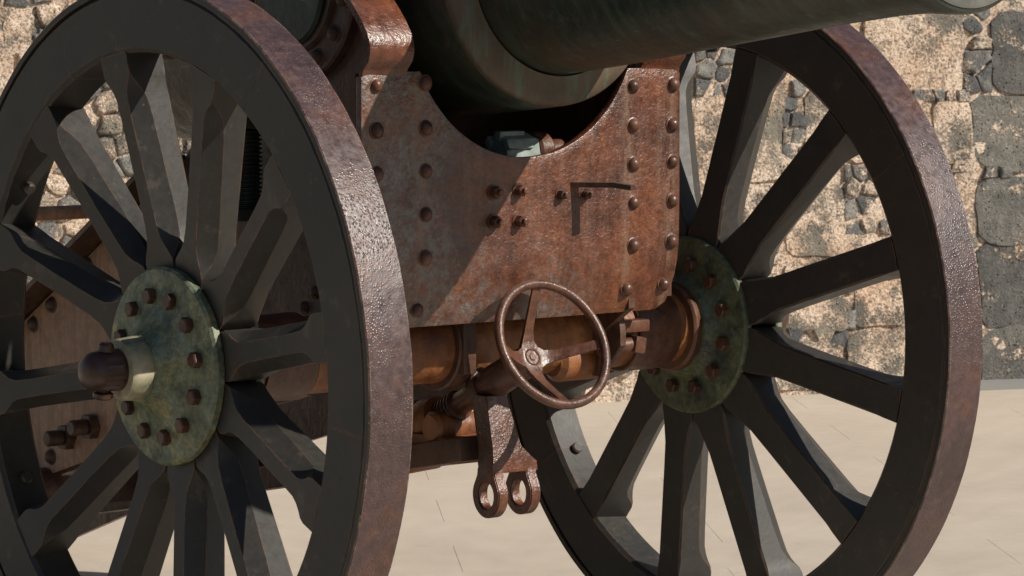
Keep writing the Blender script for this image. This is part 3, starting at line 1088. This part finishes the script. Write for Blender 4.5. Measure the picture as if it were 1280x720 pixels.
    # stud bolts sticking out of the trail plate
    for y, z in ((1.0557, -0.280), (0.9504, -0.245)):
        bm = bmesh.new()
        xo = side * 0.316
        cyl(bm, (xo, y, z), (xo + side * 0.022, y, z), 0.030, n=6)
        cyl(bm, (xo + side * 0.022, y, z), (xo + side * 0.062, y, z), 0.018, n=18, bev=0.003)
        obj('stud_bolt', bm, 'rust_dark', ck, angle=30)
    bm = bmesh.new()
    cyl(bm, (side * 0.29, 1.165, -0.412), (side * 0.40, 1.165, -0.412), 0.050, n=28, bev=0.006)
    obj('trail_roller', bm, 'rust_dark', ck)

# ---- barrel ------------------------------------------------------------------------
e_b = 0.084
bax = Vector((0, -1, e_b)).normalized()
b0 = Vector((0.022, 0, 0.748))
bm = bmesh.new()
lathe(bm, [(-1.20, 0), (-1.20, 0.07), (-1.18, 0.13), (-1.14, 0.20), (-1.08, 0.252), (-1.01, 0.278), (-0.92, 0.285), (-0.60, 0.282), (0.18, 0.273), (0.255, 0.272), (0.262, 0.269), (0.266, 0.262), (0.272, 0.2085), (0.294, 0.2085),
           (0.50, 0.202), (0.80, 0.187), (1.08, 0.173), (1.24, 0.1685), (1.32, 0.1705), (1.375, 0.177), (1.412, 0.1795), (1.420, 0.1765), (1.422, 0.168), (1.422, 0.080), (1.28, 0.078), (1.28, 0)], axis=bax, c=b0, n=128)
for sg in (-1, 1):
    cyl(bm, (sg * 0.20, 0.12, 0.738), (sg * 0.352, 0.12, 0.738), 0.119, n=48, bev=0.006)
barrel = part('barrel', bm, 'bronze', 40)
bm = bmesh.new()
lathe(bm, [(1.4235, 0.081), (1.4255, 0.085), (1.4255, 0.163), (1.4235, 0.170), (1.4200, 0.170), (1.4200, 0.081), (1.4235, 0.081)], axis=bax, c=b0, n=96)
obj('muzzle_face', bm, 'muzzle', barrel)
bm = bmesh.new()
ring(bm, [(0.262, 0.212), (0.2625, 0.2715), (0.2690, 0.2705), (0.2755, 0.266), (0.284, 0.246), (0.288, 0.222), (0.291, 0.2125)], axis=bax, c=b0, n=128)
obj('reinforce_ring', bm, 'ring', barrel, angle=50)

# ---- inside of the carriage: cross plate and floor added to keep it dark, capped nut in the saddle ---------------------
bm = bmesh.new()
box(bm, (0, 0.16, 0.33), (0.58, 0.02, 0.40), None, 0.003)
part('shade_plate', bm, 'rust_dark')
bm = bmesh.new()
box(bm, (0, -0.02, 0.345), (0.58, 0.34, 0.016), None, 0.003)
part('cradle_floor', bm, 'rust_dark')
bm = bmesh.new()
lathe(bm, [(0.0, 0), (0.0, 0.038), (0.012, 0.042), (0.078, 0.042), (0.09, 0.036), (0.092, 0)], axis=(1, 0, 0), c=(0, 0, 0), n=6)
nut = obj('capped_nut', bm, 'nut_green', gun, (-0.002, -0.125, 0.402 + AX), (0.3, 0, 0), 25)
bm = bmesh.new()
for k in range(6):
    a = k * PI / 3 + 0.3
    box(bm, (0.030, 0.034 * math.cos(a), 0.034 * math.sin(a)), (0.064, 0.020, 0.020), Matrix.Rotation(a, 3, 'X'), 0.002)
obj('nut_castle', bm, 'nut_green', nut)
bm = bmesh.new()
ring(bm, [(0.088, 0.02), (0.088, 0.036), (0.093, 0.040), (0.120, 0.040), (0.125, 0.036), (0.125, 0.02)], n=30)
cyl(bm, (0.118, 0, 0), (0.165, 0, 0), 0.024, n=20)
obj('nut_sleeve', bm, 'rust_small', nut)
bm = bmesh.new()
box(bm, (0.07, -0.125, 0.368), (0.22, 0.06, 0.040), None, 0.004)
part('nut_bed', bm, 'rust_dark')

# ---- elevating gear -----------------------------------------------------------------
axd = Vector((0, -0.8977, 0.4406)).normalized()      # handwheel axis, up and forward
hc = Vector((0, -0.305, 0.022))


def on_ax(t):
    return hc + axd * t


bm = bmesh.new()                                  # shaft: smooth sleeve, then screw thread
lathe(bm, [(0, 0), (0, 0.025), (0.098, 0.025), (0.100, 0.034), (0.104, 0.036), (0.225, 0.034), (0.245, 0.030), (0.247, 0)], axis=axd, c=on_ax(-0.345), n=36)
shaft = part('elevating_shaft', bm, 'rust_small')
bm = bmesh.new()
prof = [(0, 0), (0, 0.026)]
t = 0.0
while t < 0.072:
    prof += [(t + 0.003, 0.026), (t + 0.0065, 0.0325), (t + 0.0085, 0.0325), (t + 0.012, 0.026)]
    t += 0.012
prof += [(t, 0)]
lathe(bm, prof, axis=axd, c=on_ax(-0.345 - 0.070), n=28)
obj('screw_thread', bm, 'rust_small', shaft)
bm = bmesh.new()                                  # boss of the bracket that carries the shaft
box(bm, (-0.052, -0.084, 0.0), (0.034, 0.030, 0.11), None, 0.004)
cyl(bm, on_ax(-0.262), on_ax(-0.235), 0.043, 0.043, n=32, bev=0.004)
part('shaft_bracket', bm, 'rust_dark')  # dark material stands in for the shadow the handwheel throws here
bm = bmesh.new()                                  # gear casting behind the axle
u_, v_, a_ = frame(axd)
lathe(bm, [(0, 0), (0, 0.048), (0.03, 0.056), (0.055, 0.050), (0.075, 0.060), (0.12, 0.062), (0.135, 0.052), (0.16, 0.055), (0.19, 0.045), (0.20, 0)], axis=axd, c=on_ax(-0.605), n=40)
lathe(bm, [(-0.10, 0), (-0.10, 0.036), (-0.085, 0.046), (0.060, 0.044), (0.072, 0.036), (0.09, 0.033), (0.10, 0.02), (0.10, 0)], axis=(1, 0, 0.05), c=on_ax(-0.50) + Vector((0.0, 0.03, -0.05)), n=32)
part('gear_casting', bm, 'rust_orange')
bm = bmesh.new()                                  # long beam under the trail
d = Vector((0, 1.55, -0.300)).normalized()
box(bm, Vector((0.0, 0.70, -0.362)), (0.13, 1.58, 0.052), Matrix.Rotation(math.atan2(-0.300, 1.55), 3, 'X'), 0.006)
beam = part('lower_beam', bm, 'rust_dark')
bm = bmesh.new()
box(bm, (0.0, 0.04, -0.222), (0.11, 0.16, 0.055), None, 0.006)
obj('beam_block', bm, 'rust_orange', beam)
bm = bmesh.new()
lathe(bm, [(-0.06, 0), (-0.06, 0.026), (-0.05, 0.034), (0.03, 0.034), (0.036, 0.028), (0.062, 0.026), (0.066, 0.018), (0.066, 0)], axis=(1, 0, 0), c=(0.0, 0.03, -0.178), n=28)
obj('cross_pin', bm, 'rust_orange', beam)
bm = bmesh.new()
box(bm, (0, 1.20, -0.425), (0.585, 0.05, 0.075), None, 0.004)
obj('beam_tie', bm, 'rust_dark', beam)
# cross rod between the side plates, sticking out on both sides
bm = bmesh.new()
cyl(bm, (-0.58, 0.80, 0.252), (0.58, 0.80, 0.252), 0.0155, n=20)
part('cross_rod', bm, 'trail')
# standing screw jack seen between the spokes
bm = bmesh.new()
prof = [(0, 0), (0, 0.035)]
t = 0.0
while t < 0.16:
    prof += [(t + 0.002, 0.035), (t + 0.0045, 0.042), (t + 0.006, 0.042), (t + 0.009, 0.035)]
    t += 0.009
prof += [(t, 0)]
lathe(bm, prof, axis=(0, 0, 1), c=(-0.368, 0.265, 0.285), n=32)
box(bm, (-0.368, 0.265, 0.272), (0.13, 0.12, 0.024), None, 0.003)
box(bm, (-0.368, 0.265, 0.462), (0.13, 0.12, 0.024), None, 0.003)
part('screw_jack', bm, 'bronze')

# handwheel
a_h = math.atan2(0.8977, 0.4406)
bm = bmesh.new()
HR = 0.131
tube(bm, [(HR * math.cos(2 * PI * k / 72), HR * math.sin(2 * PI * k / 72), 0) for k in range(72)], 0.0099, 14, True)
hw = obj('handwheel', bm, 'rust_small', gun, (hc.x, hc.y, hc.z + AX), (a_h, 0, 0))
bm = bmesh.new()
lathe(bm, [(-0.110, 0), (-0.110, 0.030), (-0.080, 0.033), (-0.0745, 0.030), (-0.0735, 0.0185), (-0.0715, 0.0165), (-0.0735, 0.0145), (-0.0738, 0.008), (-0.0715, 0.006), (-0.0715, 0)], axis=(0, 0, 1), n=32)
obj('hub', bm, 'rust_small', hw)
for k, adeg in enumerate((-3, 88, 178, 267)):
    a = math.radians(adeg)
    bm = bmesh.new()
    ca, sa = math.cos(a), math.sin(a)
    rings_ = []
    for r, z, hw_, th in ((0.016, -0.081, 0.024, 0.014), (0.034, -0.079, 0.0145, 0.011), (0.055, -0.066, 0.0108, 0.009), (0.09, -0.036, 0.0100, 0.008), (0.118, -0.011, 0.0098, 0.0075), (0.1285, -0.002, 0.009, 0.0065)):
        rings_.append([bm.verts.new((ca * r - sa * w, sa * r + ca * w, z + h)) for w, h in ((-hw_, -th / 2), (hw_, -th / 2), (hw_, th / 2), (-hw_, th / 2))])
    for P, Q in zip(rings_[:-1], rings_[1:]):
        for q in range(4):
            bm.faces.new((P[q], P[(q + 1) % 4], Q[(q + 1) % 4], Q[q]))
    bm.faces.new(rings_[0])
    bm.faces.new(rings_[-1][::-1])
    obj('spoke', bm, 'rust_small', hw)

# hanging arm with a two-eyed fork
bm = bmesh.new()
arm = [(-0.040, -0.098), (-0.034, -0.205), (-0.044, -0.236), (-0.044, -0.256), (0.074, -0.256), (0.074, -0.236), (0.034, -0.205), (0.018, -0.135), (0.018, -0.098)]
prism(bm, arm, 'y', -0.135, -0.085, 0.003)
for v in bm.verts:
    v.co.y -= 0.03 * max(0, min(1, (-0.10 - v.co.z) / 0.15))
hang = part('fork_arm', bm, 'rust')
for k, xc in enumerate((-0.029, 0.056)):
    bm = bmesh.new()
    n = 36
    pr, pi_ = [], []
    ec, ez = -0.137, -0.303
    outer = [(ec + 0.045 * math.cos(t), ez + 0.047 * math.sin(t)) for t in [math.radians(150 + 240 * i / 26) for i in range(27)]]
    outer += [(ec + 0.030, -0.262), (ec + 0.028, -0.246), (ec - 0.028, -0.246), (ec - 0.030, -0.262)]
    inner = [(ec + 0.025 * math.cos(t), ez + 0.028 * math.sin(t)) for t in [math.radians(150 + 360 * i / 31) for i in range(31)]]
    th = 0.026
    vo = [[bm.verts.new((xc + s * th / 2, y, z)) for y, z in outer] for s in (-1, 1)]
    vi = [[bm.verts.new((xc + s * th / 2, y, z)) for y, z in inner] for s in (-1, 1)]
    N = len(outer)
    # match inner points to outer by angle
    def ang_(q): return math.atan2(q[1] - ez, q[0] - ec)
    inner2 = [(ec + 0.025 * math.cos(ang_(q)), ez + 0.028 * math.sin(ang_(q))) for q in outer]
    for s in (0, 1):
        for i, q in enumerate(inner2):
            vi[s][i].co.y, vi[s][i].co.z = q
    for i in range(N):
        j = (i + 1) % N
        bm.faces.new((vo[0][i], vo[0][j], vi[0][j], vi[0][i]))
        bm.faces.new((vo[1][i], vi[1][i], vi[1][j], vo[1][j]))
        bm.faces.new((vo[0][i], vo[1][i], vo[1][j], vo[0][j]))
        bm.faces.new((vi[0][i], vi[0][j], vi[1][j], vi[1][i]))
    bm.verts.ensure_lookup_table()
    bmesh.ops.recalc_face_normals(bm, faces=bm.faces[:])
    bmesh.ops.bevel(bm, geom=[e for e in bm.edges if len(e.link_faces) == 2 and e.calc_face_angle(0) > 1.2], offset=0.0022, segments=2, affect='EDGES')
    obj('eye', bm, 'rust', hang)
